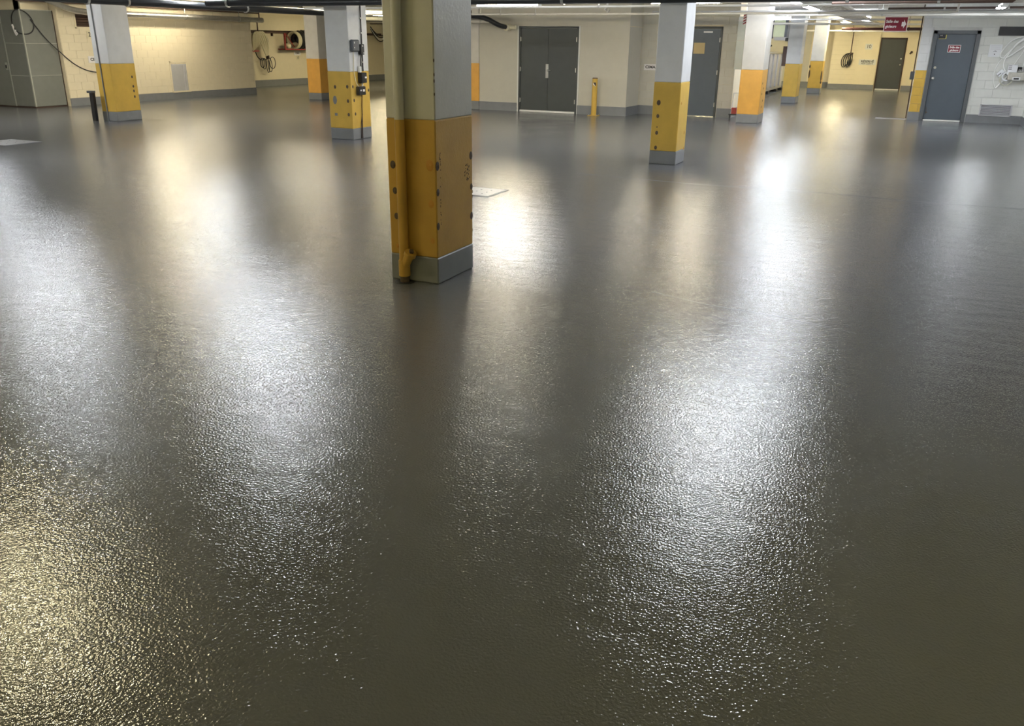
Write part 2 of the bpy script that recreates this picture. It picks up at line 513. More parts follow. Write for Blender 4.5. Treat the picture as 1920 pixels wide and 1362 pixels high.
# door_1 : grey double door
d = sempty('door_1', (-8.825, MW, 0))
MB().box(-9.66, -9.61, MW - .02, MW + .1, 0, 2.13, .004).box(-8.04, -7.99, MW - .02, MW + .1, 0, 2.13, .004).box(-9.66, -7.99, MW - .02, MW + .1, 2.085, 2.13, .004).build('door_frame', 'door_grey', d)
for x0, x1 in ((-9.605, -8.83), (-8.82, -8.045)):
    B(x0, x1, MW + .005, MW + .05, .05, 2.08, .003).build('door_leaf', 'door_grey', d)
for z in (.3, 1.08, 1.82):
    hinge(d, -9.61, MW - .012, z); hinge(d, -8.04, MW - .012, z)
h = MB().box(-8.885, -8.805, MW - .012, MW + .006, .87, 1.22, .006).build('lock_plate', 'steel', d)
MB().cyl((-8.80, MW - .07, 1.06), (-8.80, MW, 1.06), .014, n=10).cyl((-8.80, MW - .06, 1.06), (-8.72, MW - .06, 1.06), .013, n=10).ball((-8.80, MW - .06, 1.06), .028).build('lever_handle', 'steel', d, True)
B(-9.61, -8.04, MW - .03, MW + .01, .004, .05, .004).build('threshold', 'alu_strip', d)
struct(MB().box(-9.7, -9.66, MW - .012, MW, 0, 2.15).box(-7.99, -7.95, MW - .012, MW, 0, 2.15).build('trim_10', 'block_white'))
# door_2 : single grey door in the recess
d = sempty('door_2', (-5.1, RW, 0))
MB().box(-5.62, -5.57, RW - .015, RW + .1, 0, 2.16, .004).box(-4.63, -4.58, RW - .015, RW + .1, 0, 2.16, .004).box(-5.62, -4.58, RW - .015, RW + .1, 2.11, 2.16, .004).build('door_frame', 'door_grey', d)
B(-5.565, -4.635, RW + .005, RW + .05, .02, 2.105, .003).build('door_leaf', 'door_blue', d)
B(-5.06, -4.83, RW - .006, RW + .006, 2.015, 2.05, .002).build('closer_plate', 'alu_strip', d)
MB().cyl((-5.49, RW - .06, 1.0), (-5.49, RW, 1.0), .014, n=10).ball((-5.49, RW - .06, 1.0), .03).build('door_knob', 'steel', d, True)
for z in (.3, 1.08, 1.85): hinge(d, -4.63, RW - .01, z)
lab(B(-5.28, -5.0, RW - .008, RW + .006, 1.52, 1.78, .002).build('notice', 'tan_card', d), 'tan card notice on the dark door')
# door_3 : blue-grey door with sign
d = sempty('door_3', (.7, DW, 0))
MB().box(.18, .27, DW - .045, DW + .1, 0, 2.13, .004).box(1.12, 1.21, DW - .045, DW + .1, 0, 2.13, .004).box(.18, 1.21, DW - .045, DW + .1, 2.05, 2.13, .004).build('door_frame', 'frame_grey', d)
B(.275, 1.115, DW + .01, DW + .055, .04, 2.045, .003).build('door_leaf', 'door_blue', d)
y = DW + .01
MB().cyl((.34, y, 1.27), (.34, y - .02, 1.27), .032, n=16).cyl((.34, y - .02, 1.27), (.34, y - .03, 1.27), .02, n=12).build('deadbolt', 'steel', d, True)
kn = MB().cyl((.34, y, 1.02), (.34, y - .012, 1.02), .034, n=16).cyl((.34, y, 1.02), (.34, y - .05, 1.02), .012, n=10).ball((.34, y - .06, 1.02), .03, .022, .03).build('door_knob', 'steel', d, True)
B(.275, 1.115, DW - .05, DW + .012, .002, .035, .003).build('threshold', 'alu_strip', d)
sg = lab(B(.55, .83, y - .006, y, 1.625, 1.80, .002).build('door_sign', 'sign_white', d), 'small maroon sign with white lettering')
B(.562, .818, y - .008, y - .004, 1.637, 1.788).build('sign_face', 'maroon', sg)
text('lettering', 'Salle des', .062, 'sign_white', (.69, y - .009, 1.742), '-y', sg, bold=.0035, shear=.15)
text('lettering', 'gicleurs', .062, 'sign_white', (.69, y - .009, 1.678), '-y', sg, bold=.0035, shear=.15)
st = lab(B(.30, .48, y - .004, y, 1.93, 2.035).build('door_sticker', 'letter_black', d), 'dark sticker with a pale edge')
MB().box(.455, .475, y - .006, y - .003, 1.935, 2.03).box(.305, .475, y - .006, y - .003, 1.933, 1.943).build('sticker_edge', 'gold_label', st)
text('lettering', 'AVIS', .03, 'sign_white', (.355, y - .006, 2.01), '-y', st)
mk = MB(); mk.tube([(.30, y - .001, .33), (.315, y - .001, .24), (.305, y - .001, .15)], .006, 5).ball((.325, y, .2), .02, .002, .02)
mk.build('scuff_mark', 'rust', d)
# door_4 : far door
d = sempty('door_4', (-1.17, FD, 0))
MB().box(-1.69, -1.64, FD - .02, FD + .1, 0, 2.12).box(-.70, -.65, FD - .02, FD + .1, 0, 2.12).box(-1.69, -.65, FD - .02, FD + .1, 2.06, 2.12).build('door_frame', 'dark_brown', d)
B(-1.635, -.705, FD + .005, FD + .05, .05, 2.055, .003).build('door_leaf', 'door_grey', d)
B(-1.64, -.70, FD - .03, FD + .004, .004, .05).build('threshold', 'alu_strip', d)
MB().ball((-.79, FD - .03, 1.04), .04).cyl((-.79, FD - .03, 1.04), (-.79, FD + .01, 1.04), .015, n=8).build('door_knob', 'steel', d, True)
MB().cyl((-.79, FD - .02, 1.28), (-.79, FD + .01, 1.28), .035, n=12).build('deadbolt', 'steel', d, True)

# ------------------------------------------------------------------ columns
def pit(parent, kind, x, y, z, r, face, m='rust'):
    b = MB()
    if face == 'y': b.ball((x, y, z), r * .8, .004, r, 10); b.ball((x + r * .2, y - .003, z - r * .1), r * .35, .004, r * .45, 8)
    else: b.ball((x, y, z), .004, r * .8, r, 10); b.ball((x + .003, y + r * .2, z - r * .1), .004, r * .35, r * .45, 8)
    return b.build(kind, m, parent)
def column(label, x0, x1, y0, y1, band='yellow_paint', upper='white_paint', zb=.2, zy=1.2, chips=True):
    c = thing('concrete_column', label, 'column', ((x0 + x1) / 2, (y0 + y1) / 2, 0), 'painted concrete columns')
    B(x0, x1, y0, y1, zy, CZ, .008).build('upper_shaft', upper, c)
    B(x0 - .001, x1 + .001, y0 - .001, y1 + .001, zb, zy, .008).build('painted_band', band, c)
    B(x0 - .003, x1 + .003, y0 - .003, y1 + .003, 0, zb, .008).build('painted_base', 'grey_paint', c)
    return c
P0 = column('nearest column with a drain pipe down its front and bolt marks', -3.47, -3.06, 5.35, 5.92, 'dimmed_yellow', 'dimmed_white')
# drain pipe belongs to the column
pp = MB().cyl((-3.325, 5.30, 1.2), (-3.325, 5.30, CZ), .036, n=20).build('drain_pipe', 'dimmed_white', P0, True)
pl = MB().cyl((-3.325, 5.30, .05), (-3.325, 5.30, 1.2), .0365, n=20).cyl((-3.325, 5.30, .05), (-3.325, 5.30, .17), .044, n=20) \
    .cyl((-3.325, 5.30, .12), (-3.255, 5.275, .235), .036, n=18).cyl((-3.262, 5.277, .215), (-3.248, 5.272, .243), .046, n=18).build('drain_pipe', 'dimmed_yellow', P0, True)
MB().cyl((-3.246, 5.272, .243), (-3.236, 5.268, .26), .02, n=4).build('cleanout_plug', 'rust', P0)
MB().cyl((-3.325, 5.30, .0), (-3.325, 5.30, .06), .036, n=14).build('pipe_foot', 'rust', P0)
MB().cyl((-3.325, 5.30, .0), (-3.325, 5.30, .004), .075, n=14).build('floor_hole', 'black_rubber', P0)
for (x, z, r) in ((-3.425, .87, .03), (-3.415, .68, .026), (-3.41, .49, .025)):
    pit(P0, 'bolt_mark', x, 5.349, z, r, 'y')
for (x, z, r) in ((-3.11, .885, .042), (-3.105, .605, .03), (-3.10, .33, .022), (-3.41, .26, .018)):
    pit(P0, 'paint_patch', x, 5.348, z, r, 'y', 'patch_orange')
for (yy, z, r) in ((5.37, .88, .034), (5.37, .69, .028), (5.365, .44, .028), (5.895, .90, .032), (5.9, .66, .026), (5.9, .43, .03)):
    pit(P0, 'bolt_mark', -3.059, yy, z, r, 'x')
ch = MB()
for i in range(34):
    yy = random.choice([5.83, 5.845, 5.86, 5.82]) + random.uniform(-.03, .02); z = random.uniform(.72, .86)
    ch.ball((-3.058, yy, z), .002, random.uniform(.002, .006), random.uniform(.002, .008), 6)
for i in range(22):
    ch.ball((-3.058, 5.405 + random.uniform(-.006, .01), random.uniform(.45, .98)), .002, .0025, random.uniform(.003, .012), 6)
for z in (2.0, 1.62, 1.60, 1.49, 1.46, 1.38):
    ch.ball((-3.062, 5.352, z + random.uniform(-.02, .02)), .005, .005, random.uniform(.006, .016), 6)
for z in (1.93, 1.90, .62, .58, .31): ch.ball((-3.06, 5.918, z), .003, .004, .014, 6)
lab(ch.build('paint_chips', 'rust', P0), 'small dark paint chips')['kind'] = 'stuff'

P4 = column('second column right of the near one, white over bright yellow', -3.58, -3.17, 12.88, 13.42)
for z, r in ((.905, .04), (.71, .03), (.55, .012), (.465, .03), (.245, .03)):
    pit(P4, 'bolt_mark', -3.49, 12.879, z, r, 'y')
for yy, z, r in ((12.98, .9, .025), (13.3, .45, .03), (13.35, .2, .03)): pit(P4, 'bolt_mark', -3.169, yy, z, r, 'x', 'patch_orange')
P5 = column('orange-banded column in front of the recess, beside the grey container', -3.80, -3.30, 21.1, 21.85, 'orange_paint', 'white_paint_old')
for z in (.9, .78, .66, .5, .36): pit(P5, 'bolt_mark', -3.299, 21.25 + random.uniform(0, .3), z, .03, 'x', 'rust')
P6 = column('third yellow column of the right-hand row, with a brown board on its side', -3.93, -3.49, 29.45, 30.2)
P7 = column('farthest column, with chewed-up yellow edges', -3.90, -3.42, 36.2, 36.8)
for x, z, h_ in ((-3.895, 1.0, .06), (-3.885, .72, .16), (-3.43, .66, .2), (-3.425, .42, .05)):
    MB().ball((x, 36.2, z), .03, .02, h_, 8).build('broken_edge', 'rust', P7)
P2 = column('column left of the nearest one, carrying boxes and cables', -9.85, -9.35, 13.3, 13.9)
for x, z in ((-9.7, .93), (-9.43, .94), (-9.43, .69), (-9.43, .45)): pit(P2, 'bolt_mark', x, 13.299, z, .033, 'y')
for yy, z in ((13.36, .94), (13.38, .70), (13.4, .46), (13.86, .86)): pit(P2, 'bolt_mark', -9.349, yy, z, .03, 'x')
MB().ball((-9.72, 13.3, .70), .05, .004, .08, 8).build('paint_patch', 'grey_paint', P2)
MB().box(-9.74, -9.68, 13.296, 13.3, .42, .47).build('paint_patch', 'grey_paint', P2)
P3 = column('orange-banded column beside the hose rack, behind the column with boxes', -17.2, -16.72, 22.2, 22.75, 'orange_paint', 'white_paint_old')
P1 = column('leftmost yellow column in front of the cream block wall', -16.34, -15.9, 13.75, 14.42)
MB().cyl((-16.17, 13.735, 0), (-16.19, 13.735, CZ), .012, n=8).build('conduit', 'grey_paint', P1, True)
for z in (.92, .72, .62, .5): pit(P1, 'bolt_mark', -15.899, 14.3, z, .03, 'x')
P8 = column('orange-banded corner column just right of the nearest column', -11.3, -10.83, MW - .03, MW + .2, 'orange_paint', 'white_paint_old', .22)

# ------------------------------------------------------------------ things on the boxed column (right face x=-9.35)
fx = -9.35
t = thing('junction_box', 'dark grey rounded box high on the column left of the nearest one', 'box', (fx, 13.43, 1.54))
MB().box(fx, fx + .07, 13.32, 13.55, 1.54, 1.745, .02).build('box_body', 'dark_box', t)
each(MB().box(fx + .07, fx + .074, 13.37, 13.39, 1.68, 1.71).box(fx + .07, fx + .074, 13.37, 13.39, 1.60, 1.62), 'indicator', 'alu_strip', t)
MB().tube([(fx + .02, 13.40, 1.54), (fx + .015, 13.41, 1.4), (fx + .015, 13.39, 1.22), (fx + .02, 13.44, 1.0), (fx + .03, 13.52, .93)], .007, 6, smooth=2).build('cable', 'cream_hose', t, True)
t = thing('switch_box', 'small black switch box beside the dark grey box on the column', 'switch', (fx, 13.63, 1.5))
MB().box(fx, fx + .07, 13.58, 13.69, 1.49, 1.67, .008).build('switch_body', 'black_plastic', t)
each(MB().box(fx + .07, fx + .073, 13.62, 13.65, 1.63, 1.645).box(fx + .07, fx + .073, 13.65, 13.67, 1.51, 1.525), 'indicator', 'sign_white', t)
MB().tube([(fx + .03, 13.63, 1.49), (fx + .03, 13.60, 1.36), (fx + .03, 13.61, 1.24), (fx + .03, 13.6, 1.17)], .01, 6, smooth=2).build('cable', 'black_rubber', t, True)
t = thing('cable_conduit', 'thin black conduit running down the right face of the boxed column', 'conduit', (fx, 13.69, 0))
MB().tube([(fx + .016, 13.70, CZ - .01), (fx + .016, 13.69, 1.9), (fx + .016, 13.69, 1.2)], .011, 8).build('conduit', 'black_plastic', t, True)
MB().tube([(fx + .016, 13.62, .8), (fx + .014, 13.60, .6), (fx + .014, 13.58, .01)], .008, 8).tube([(fx + .016, 13.60, .45), (fx + .016, 13.555, .3), (fx + .012, 13.54, .01)], .007, 8).build('lower_cable', 'dark_brown', t, True)
for z in (1.85, 2.1, 1.35): MB().box(fx, fx + .03, 13.665, 13.715, z, z + .02).build('pipe_clip', 'steel', t)
t = thing('power_socket', 'black socket box with white label, upper of the two on the column', 'socket', (fx, 13.62, 1.0))
MB().box(fx, fx + .09, 13.53, 13.70, 1.0, 1.18, .01).build('socket_body', 'black_plastic', t)
each(MB().box(fx + .09, fx + .093, 13.63, 13.69, 1.08, 1.11), 'white_label', 'sign_white', t)
MB().box(fx, fx + .05, 13.53, 13.6, 1.18, 1.29, .01).build('grey_cover', 'alu_strip', t)
t = thing('power_socket', 'black twin socket box, lower of the two on the column', 'socket', (fx, 13.56, .8))
MB().box(fx, fx + .08, 13.45, 13.66, .79, .94, .01).build('socket_body', 'black_plastic', t)
each(MB().box(fx + .08, fx + .083, 13.56, 13.62, .85, .89).box(fx + .08, fx + .083, 13.48, 13.52, .86, .885), 'white_label', 'sign_white', t)
MB().tube([(fx + .03, 13.6, .93), (fx + .05, 13.62, .97), (fx + .03, 13.6, 1.0)], .012, 6, smooth=1).build('cable', 'white_hose', t, True)

# ------------------------------------------------------------------ bollards / posts
t = thing('bollard', 'yellow steel bollard beside the grey double door', 'bollard', (-7.42, 21.15, 0))
MB().cyl((-7.42, 21.15, .01), (-7.42, 21.15, .90), .068, n=24).build('post', 'yellow_paint', t, True)
MB().cyl((-7.42, 21.15, .90), (-7.42, 21.15, .925), .07, .06, n=24).build('cap', 'brown_board', t, True)
MB().box(-7.55, -7.29, 21.03, 21.27, .0, .014, .002).build('base_plate', 'yellow_paint', t)
for dx in (-.1, .1):
    for dy in (-.09, .09): MB().cyl((-7.42 + dx, 21.15 + dy, .014), (-7.42 + dx, 21.15 + dy, .03), .014, n=6).build('anchor_bolt', 'steel', t)
MB().poly([(-7.44, 21.078, .81), (-7.375, 21.078, .81), (-7.375, 21.078, .72)], (0, .02, 0)).build('black_triangle', 'letter_black', t)
MB().poly([(-7.445, 21.080, .81), (-7.38, 21.080, .715), (-7.445, 21.080, .76)], (0, .02, 0)).build('white_triangle', 'sign_white', t)
t = thing('guard_post', 'short black post with a cap standing at the foot of the leftmost column', 'post', (-16.4, 13.62, 0))
MB().box(-16.44, -16.33, 13.55, 13.62, 0, .6, .005, Matrix.Rotation(.03, 3, 'Y')).build('post', 'black_plastic', t)
MB().box(-16.48, -16.33, 13.53, 13.64, .59, .64, .006).build('cap', 'dark_box', t)

# ------------------------------------------------------------------ sheet metal enclosure at left
t = thing('sheet_metal_enclosure', 'dark grey sheet metal enclosure at the left edge, against the cream wall', 'enclosure', (-21.6, 15.8, 0))
EX, EY = -20.62, 15.35
# front panels (face -y), side panels (face +x), three rows each
rows = [(0.03, .79), (.79, 1.57), (1.57, 2.36)]
for z0, z1 in rows:
    B(EX - .02, EX, EY + .02, 16.28, z0 + .006, z1 - .006, .003).build('side_panel', 'enclosure', t)
    B(-21.35, EX - .025, EY, EY + .02, z0 + .006, z1 - .006, .003).build('front_panel', 'enclosure', t)
B(-22.6, -21.40, EY, EY + .02, .03, 2.36, .003).build('access_door', 'enclosure', t)
B(-24.3, -22.65, EY, EY + .02, .03, 2.36, .003).build('front_panel', 'enclosure', t)
B(-24.3, EX - .03, EY + .03, 16.26, .0, 2.35).build('core', 'enclosure', t)
MB().box(EX - .03, EX + .006, EY - .006, EY + .025, .03, 2.37).box(EX - .01, EX + .005, EY + .02, 16.28, .785, .797).box(EX - .01, EX + .005, EY + .02, 16.28, 1.565, 1.577) \
    .box(EX - .01, EX + .006, EY + .02, 16.28, 2.35, 2.372).box(-21.39, -21.36, EY - .006, EY + .02, .03, 2.37).box(-21.35, EX, EY - .005, EY + .01, .785, .797).box(-21.35, EX, EY - .005, EY + .01, 1.565, 1.577).build('seam_strip', 'enclosure_seam', t)
MB().box(-24.3, EX + .004, EY - .004, 16.28, 0, .03).box(EX - .01, EX + .008, 16.265, 16.285, 0, 2.36).build('base_rail', 'dark_brown', t)
MB().box(-21.50, -21.42, EY - .012, EY, .92, 1.1, .003).build('latch_plate', 'enclosure_seam', t)
MB().box(-21.47, -21.44, EY - .04, EY - .01, .96, 1.04, .005).build('latch', 'black_plastic', t)
MB().box(-24.3, EX - .05, 15.45, 15.6, 2.36, 2.74).box(EX - .3, EX - .1, EY + .1, 16.27, 2.36, 2.74).build('upper_cover', 'block_cream', t)

t = thing('charging_cable', 'black cable looped on the enclosure corner and sagging to the wall', 'cable', (-20.6, 15.3, 1.8))
pts = []
for i in range(16):
    a = 2 * PI * i / 15
    # loop drawn around the corner, half on the front, half on the side
    u_ = math.cos(a) * .30; v_ = math.sin(a) * .29
    if u_ < 0: pts.append((EX + u_ * 1.0 + .0, EY - .03, 2.08 + v_))
    else: pts.append((EX + .03, EY + u_ * 1.1, 2.08 + v_ - u_ * .2))
MB().tube(pts, .013, 8, smooth=1, closed=False).build('loop', 'black_rubber', t, True)
MB().tube([(EX + .035, 15.6, 2.14), (EX + .035, 15.95, 1.66), (LX + .03, 16.28, 1.30), (LX + .03, 16.35, 1.23), (LX + .03, 16.6, 1.04), (LX + .03, 16.95, .88), (LX + .03, 17.4, .82)], .013, 8, smooth=2).build('hanging_cable', 'black_rubber', t, True)
MB().box(EX - .29, EX - .24, EY - .05, EY - .02, 1.84, 2.02, .008, Matrix.Rotation(-.35, 3, 'Y')).box(EX - .25, EX - .16, EY - .05, EY - .02, 1.76, 1.88, .01, Matrix.Rotation(-.5, 3, 'Y')).build('plug', 'sign_white', t)

# ------------------------------------------------------------------ left wall fittings
t = thing('wall_vent', 'dark louvred vent high on the cream wall, behind the leftmost column', 'vent', (LX, 17.08, 1.97))
MB().box(LX - .005, LX + .015, 16.81, 16.85, 1.95, 2.33).box(LX - .005, LX + .015, 17.32, 17.36, 1.95, 2.33).box(LX - .005, LX + .015, 16.81, 17.36, 1.95, 1.985).box(LX - .005, LX + .015, 16.81, 17.36, 2.3, 2.33).build('vent_frame', 'block_cream', t)
B(LX - .004, LX + .0, 16.84, 17.33, 1.98, 2.31).build('vent_back', 'dark_brown', t)
for i in range(5): B(LX, LX + .012, 16.85, 17.32, 1.995 + i * .064, 2.03 + i * .064, 0, Matrix.Rotation(.5, 3, 'Y')).build('slat', 'brown_board', t)
t = thing('wall_niche', 'grey metal-backed niche low in the cream wall', 'niche', (LX, 20.24, .24))
MB().box(LX - .005, LX + .014, 19.88, 19.93, .2, 1.09).box(LX - .005, LX + .014, 20.55, 20.6, .2, 1.09).box(LX - .005, LX + .014, 19.88, 20.6, 1.05, 1.09).box(LX - .005, LX + .03, 19.88, 20.62, .19, .235).build('niche_frame', 'block_cream', t)
B(LX - .0055, LX + .001, 19.93, 20.55, .235, 1.05).build('metal_back', 'container_grey', t)
MB().box(LX, LX + .006, 20.42, 20.455, .24, .99).box(LX, LX + .008, 20.5, 20.53, .24, 1.0).box(LX, LX + .006, 19.97, 20.5, .975, 1.0).build('inner_rail', 'louvre', t)
def cima(label, loc, facing, wdt=.34, hgt=.14):
    x, y_, z = loc
    t = thing('parking_sign', label, 'sign', loc, 'white parking signs')
    if facing == '-y':
        B(x - wdt / 2, x + wdt / 2, y_ - .012, y_, z - hgt / 2, z + hgt / 2, .002).build('plate', 'sign_white', t)
        text('lettering', 'CIMA', hgt * .6, 'letter_black', (x, y_ - .013, z), '-y', t, bold=.003, sx=1.25)
    else:
        B(x, x + .012, y_ - wdt / 2, y_ + wdt / 2, z - hgt / 2, z + hgt / 2, .002).build('plate', 'sign_white', t)
        text('lettering', 'CIMA', hgt * .6, 'letter_black', (x + .013, y_, z), '+x', t, bold=.003, sx=1.25)
    return t
def number(label, s, loc, facing, hgt=.17, m='sign_cream'):
    x, y_, z = loc
    t = thing('bay_number', label, 'number', loc, 'parking bay numbers')
    if facing == '-y':
        B(x - hgt * .62, x + hgt * .62, y_ - .008, y_, z - hgt / 2, z + hgt / 2).build('plate', m, t)
        text('lettering', s, hgt * .85, 'letter_black', (x, y_ - .009, z), '-y', t, bold=.002)
    else:
        B(x, x + .008, y_ - hgt * .62, y_ + hgt * .62, z - hgt / 2, z + hgt / 2).build('plate', m, t)
        text('lettering', s, hgt * .85, 'letter_black', (x + .009, y_, z), '+x', t, bold=.002)
    return t
cima('white CIMA sign on the cream wall, half behind the leftmost column', (LX + .008, 17.26, 1.17), '+x', .42, .17)
number('bay number 21 below the dark vent', '21', (LX + .008, 17.25, 1.80), '+x', .19)
cima('white CIMA sign in the recess between the corner and the second column', (-6.37, RW - .008, 1.175), '-y', .34, .15)

# ------------------------------------------------------------------ hose corner (far left wall)
t = thing('wall_shelf', 'brown plank ledge running above the hose rack', 'shelf', (FX, 29.5, 2.0))
B(FX, FX + .09, 26.6, 36, 1.97, 2.065, .003).build('plank', 'brown_board', t)
for yy in (28.2, 32.0, 34.6): B(FX, FX + .08, yy, yy + .05, 1.87, 1.97).build('bracket', 'dark_brown', t)
t = thing('hose_bundle', 'thick cream hose bundle draped at the end of the left wall', 'hose', (FX + .3, 27.4, 1.1))
for i in range(9):
    o_ = i * .05
    MB().tube([(FX + .32, 26.75 + o_, 1.32 + .03 * i), (FX + .35, 26.72 + o_, 1.85), (FX + .36, 26.9 + o_, 2.05 + .01 * (i % 3)), (FX + .33 + .02 * (i % 2), 27.10 + o_ * 1.15, 1.85), (FX + .31, 27.28 + o_ * .95, 1.5), (FX + .27, 27.45 + o_ * .5, 1.24), (FX + .25, 27.58 + o_ * .2, 1.10)], .021 + .004 * (i % 2), 8, smooth=2).build('hose', 'cream_hose' if i % 4 != 2 else 'sign_cream', t, True)
MB().tube([(FX + .25, 27.25, 2.05), (FX + .25, 27.5, 1.97), (FX + .25, 27.68, 1.78), (FX + .25, 27.70, 1.52)], .038, 8, smooth=2, flat=.6).build('black_hose', 'black_rubber', t, True)
MB().cyl((FX + .25, 27.60, 1.15), (FX + .25, 27.62, 1.05), .07, n=12).build('tie', 'dark_brown', t)
t = thing('cable_coil', 'coil of thin black cable hanging below the cream hose bundle', 'cable', (FX + .15, 27.65, .6))
for k, (cy, cz, ry, rz_, tilt) in enumerate(((27.44, .88, .13, .17, -.3), (27.50, .85, .09, .2, -.1), (27.66, .78, .08, .26, .05), (27.74, .80, .12, .25, .2), (27.86, .88, .18, .2, .5))):
    pts = []
    for i in range(20):
        a_ = 2 * PI * i / 20
        u_, v_ = ry * math.sin(a_), rz_ * math.cos(a_)
        pts.append((FX + .12 + .035 * k, cy + u_ * math.cos(tilt) - v_ * math.sin(tilt) * .6, cz + v_ + u_ * math.sin(tilt)))
    MB().tube(pts, .014, 6, closed=True).build('loop', 'black_rubber', t, True)
MB().tube([(FX + .18, 27.6, 1.02), (FX + .18, 27.3, .98), (FX + .18, 27.1, 1.1), (FX + .18, 27.02, 1.28)], .018, 6, smooth=2).build('feed_cable', 'black_rubber', t, True)
t = thing('hose_bracket', 'red-brown steel bracket behind the cream hose bundle', 'bracket', (FX, 27.0, 1.3))
MB().box(FX, FX + .25, 26.75, 27.15, 1.29, 1.35).box(FX, FX + .04, 26.75, 26.8, 1.3, 1.96).build('arm', 'red_steel', t)
t = thing('hose_rack', 'red steel wall rack holding dark tyres and cream bags', 'rack', (FX, 30, 1.39))
R0, R1, RD = 28.57, 31.6, .38
for ye in (R0, R1 - .05):
    MB().box(FX + RD - .05, FX + RD, ye, ye + .05, 1.37, 1.98).box(FX, FX + RD - .05, ye, ye + .03, 1.37, 1.40).build('end_frame', 'red_steel', t)
B(FX + RD - .05, FX + RD, R0 + .05, R1 - .05, 1.355, 1.405).build('front_rail', 'red_steel', t)
B(FX, FX + RD - .05, R0 + .05, R1 - .05, 1.36, 1.385).build('shelf_mesh', 'dark_brown', t)
MB().tube([(FX + RD + .02, R0 + .05, 1.96), (FX + RD + .02, 29.2, 1.38)], .022, 4).build('diagonal_brace', 'red_steel', t)
def ring(c, R, r, axis, n=28, flat=1.0):
    P = []
    for i in range(n):
        a = 2 * PI * i / n
        if axis == 'y': P.append((c[0] + R * math.cos(a), c[1], c[2] + R * math.sin(a)))
        else: P.append((c[0], c[1] + R * math.cos(a), c[2] + R * math.sin(a)))
    return MB().tube(P, r, 10, closed=True, flat=flat)
def tyre(label, c, R, r):
    t = thing('tyre', label, 'tyre', c, 'tyres on the red rack')
    ring(c, R, r, 'y').build('tread', 'black_rubber', t, True)
    return t
TX = FX + .375
tyre('black tyre directly behind the coiled cream hose on the red rack', (TX, 29.43, 1.745), .27, .09)
tyre('black tyre on the red rack between the other two tyres', (TX, 29.65, 1.755), .28, .09)
tyre('black tyre on the red rack nearest to the orange-banded column', (TX, 29.87, 1.755), .28, .09)
t = thing('coiled_hose', 'cream coiled hose standing before the tyres on the red rack', 'hose', (TX, 29.2, 1.45))
for dy in (0, .07, .14): ring((TX, 29.10 + dy, 1.725), .30, .036, 'y').build('coil', 'cream_hose', t, True)
def bag(label, c, rx, ry, rz, rot):
    b = MB(); b.ball((0, 0, 0), rx, ry, rz, 14)
    bmesh.ops.rotate(b.bm, cent=(0, 0, 0), matrix=Matrix.Rotation(rot, 3, 'X'), verts=b.bm.verts)
    for v in b.bm.verts: v.co += Vector((math.sin(v.co.z * 30) * .008, math.sin(v.co.x * 34) * .008, math.sin(v.co.y * 26) * .008))
    bmesh.ops.translate(b.bm, vec=c, verts=b.bm.verts)
    return tag(b.build('cloth_bag', 'cream_hose', None, True), label, 'bag', 'cream bags on the rack')
bag('cream bag behind the diagonal brace of the red rack', (FX + .30, 28.82, 1.50), .13, .16, .11, -.3)
bag('cream bag lying inside the coiled hose on the red rack', (TX, 29.17, 1.56), .15, .11, .085, 0)
cima('white CIMA sign under the red hose rack', (FX + .001, 29.75, 1.22), '+x', .42, .15)
number('bay number 17 under the red hose rack', '17', (FX + .001, 29.78, 1.04), '+x', .16)
t = thing('cable_loops', 'black cables drooping from the ceiling pipes left of the nearest column', 'cable', (FX + .3, 35.3, 1.9))
for k in range(4):
    MB().tube([(FX + .35, 34.7, 2.35 - .03 * k), (FX + .38, 35.0, 2.1 - .06 * k), (FX + .38, 35.4, 1.95 - .09 * k), (FX + .38, 35.8, 2.0 - .07 * k), (FX + .35, 36.2, 2.3)], .022, 6, smooth=2).build('cable', 'black_rubber' if k != 2 else 'white_hose', t, True)

# ------------------------------------------------------------------ far wall things
number('bay number 10 left of the far door', '10', (-2.13, FD - .052, 1.75), '-y', .23, 'block_white')
t = thing('reserved_sign', 'cream RÉSERVÉ sign left of the far door', 'sign', (-2.1, FD - .05, 1.1))
B(-2.44, -1.76, FD - .062, FD - .05, 1.01, 1.23).build('plate', 'block_white', t)
text('lettering', 'RÉSERVÉ', .125, 'letter_black', (-2.1, FD - .064, 1.145), '-y', t, bold=.003, sx=1.1)
text('lettering', 'AUX CLIENTS', .07, 'letter_black', (-2.1, FD - .064, 1.06), '-y', t, bold=.001, sx=1.1)
t = thing('hanging_cable_coil', 'dark cable coil hanging on the far cream wall', 'cable', (-2.9, FD - .08, .9))
MB().tube([(-2.82, FD - .06, 2.38), (-2.82, FD - .06, 1.5)], .022, 6).build('hanging_cable', 'brown_board', t, True)
for k in range(6):
    dx = -.17 + .06 * k
    MB().tube([(-2.84, FD - .08, 1.5), (-2.88 + dx * 1.2, FD - .08, 1.40), (-2.93 + dx * 1.5, FD - .08 - .012 * k, 1.15), (-2.93 + dx * .9, FD - .08, .86 + .05 * (k % 3)), (-2.83 + dx * .5, FD - .08, 1.02), (-2.80, FD - .08, 1.3)], .018, 6, closed=True, smooth=2).build('loop', 'black_rubber', t, True)
MB().box(-2.86, -2.72, FD - .1, FD - .05, 1.42, 1.5, .01).build('hook', 'dark_brown', t)
tag(MB().cyl((-.42, FD - .03, 1.55), (-.42, FD, 1.55), .05, n=10).cyl((-.46, FD - .03, 1.5), (-.46, FD, 1.5), .04, n=8).build('wall_fitting', 'dark_brown', None), 'small dark wall fitting right of the far door', 'fitting')
t = thing('wall_downpipe', 'thin dark pipe beside the yellow-and-white strip by the blue-grey door', 'pipe', (-.16, 25.2, 0))
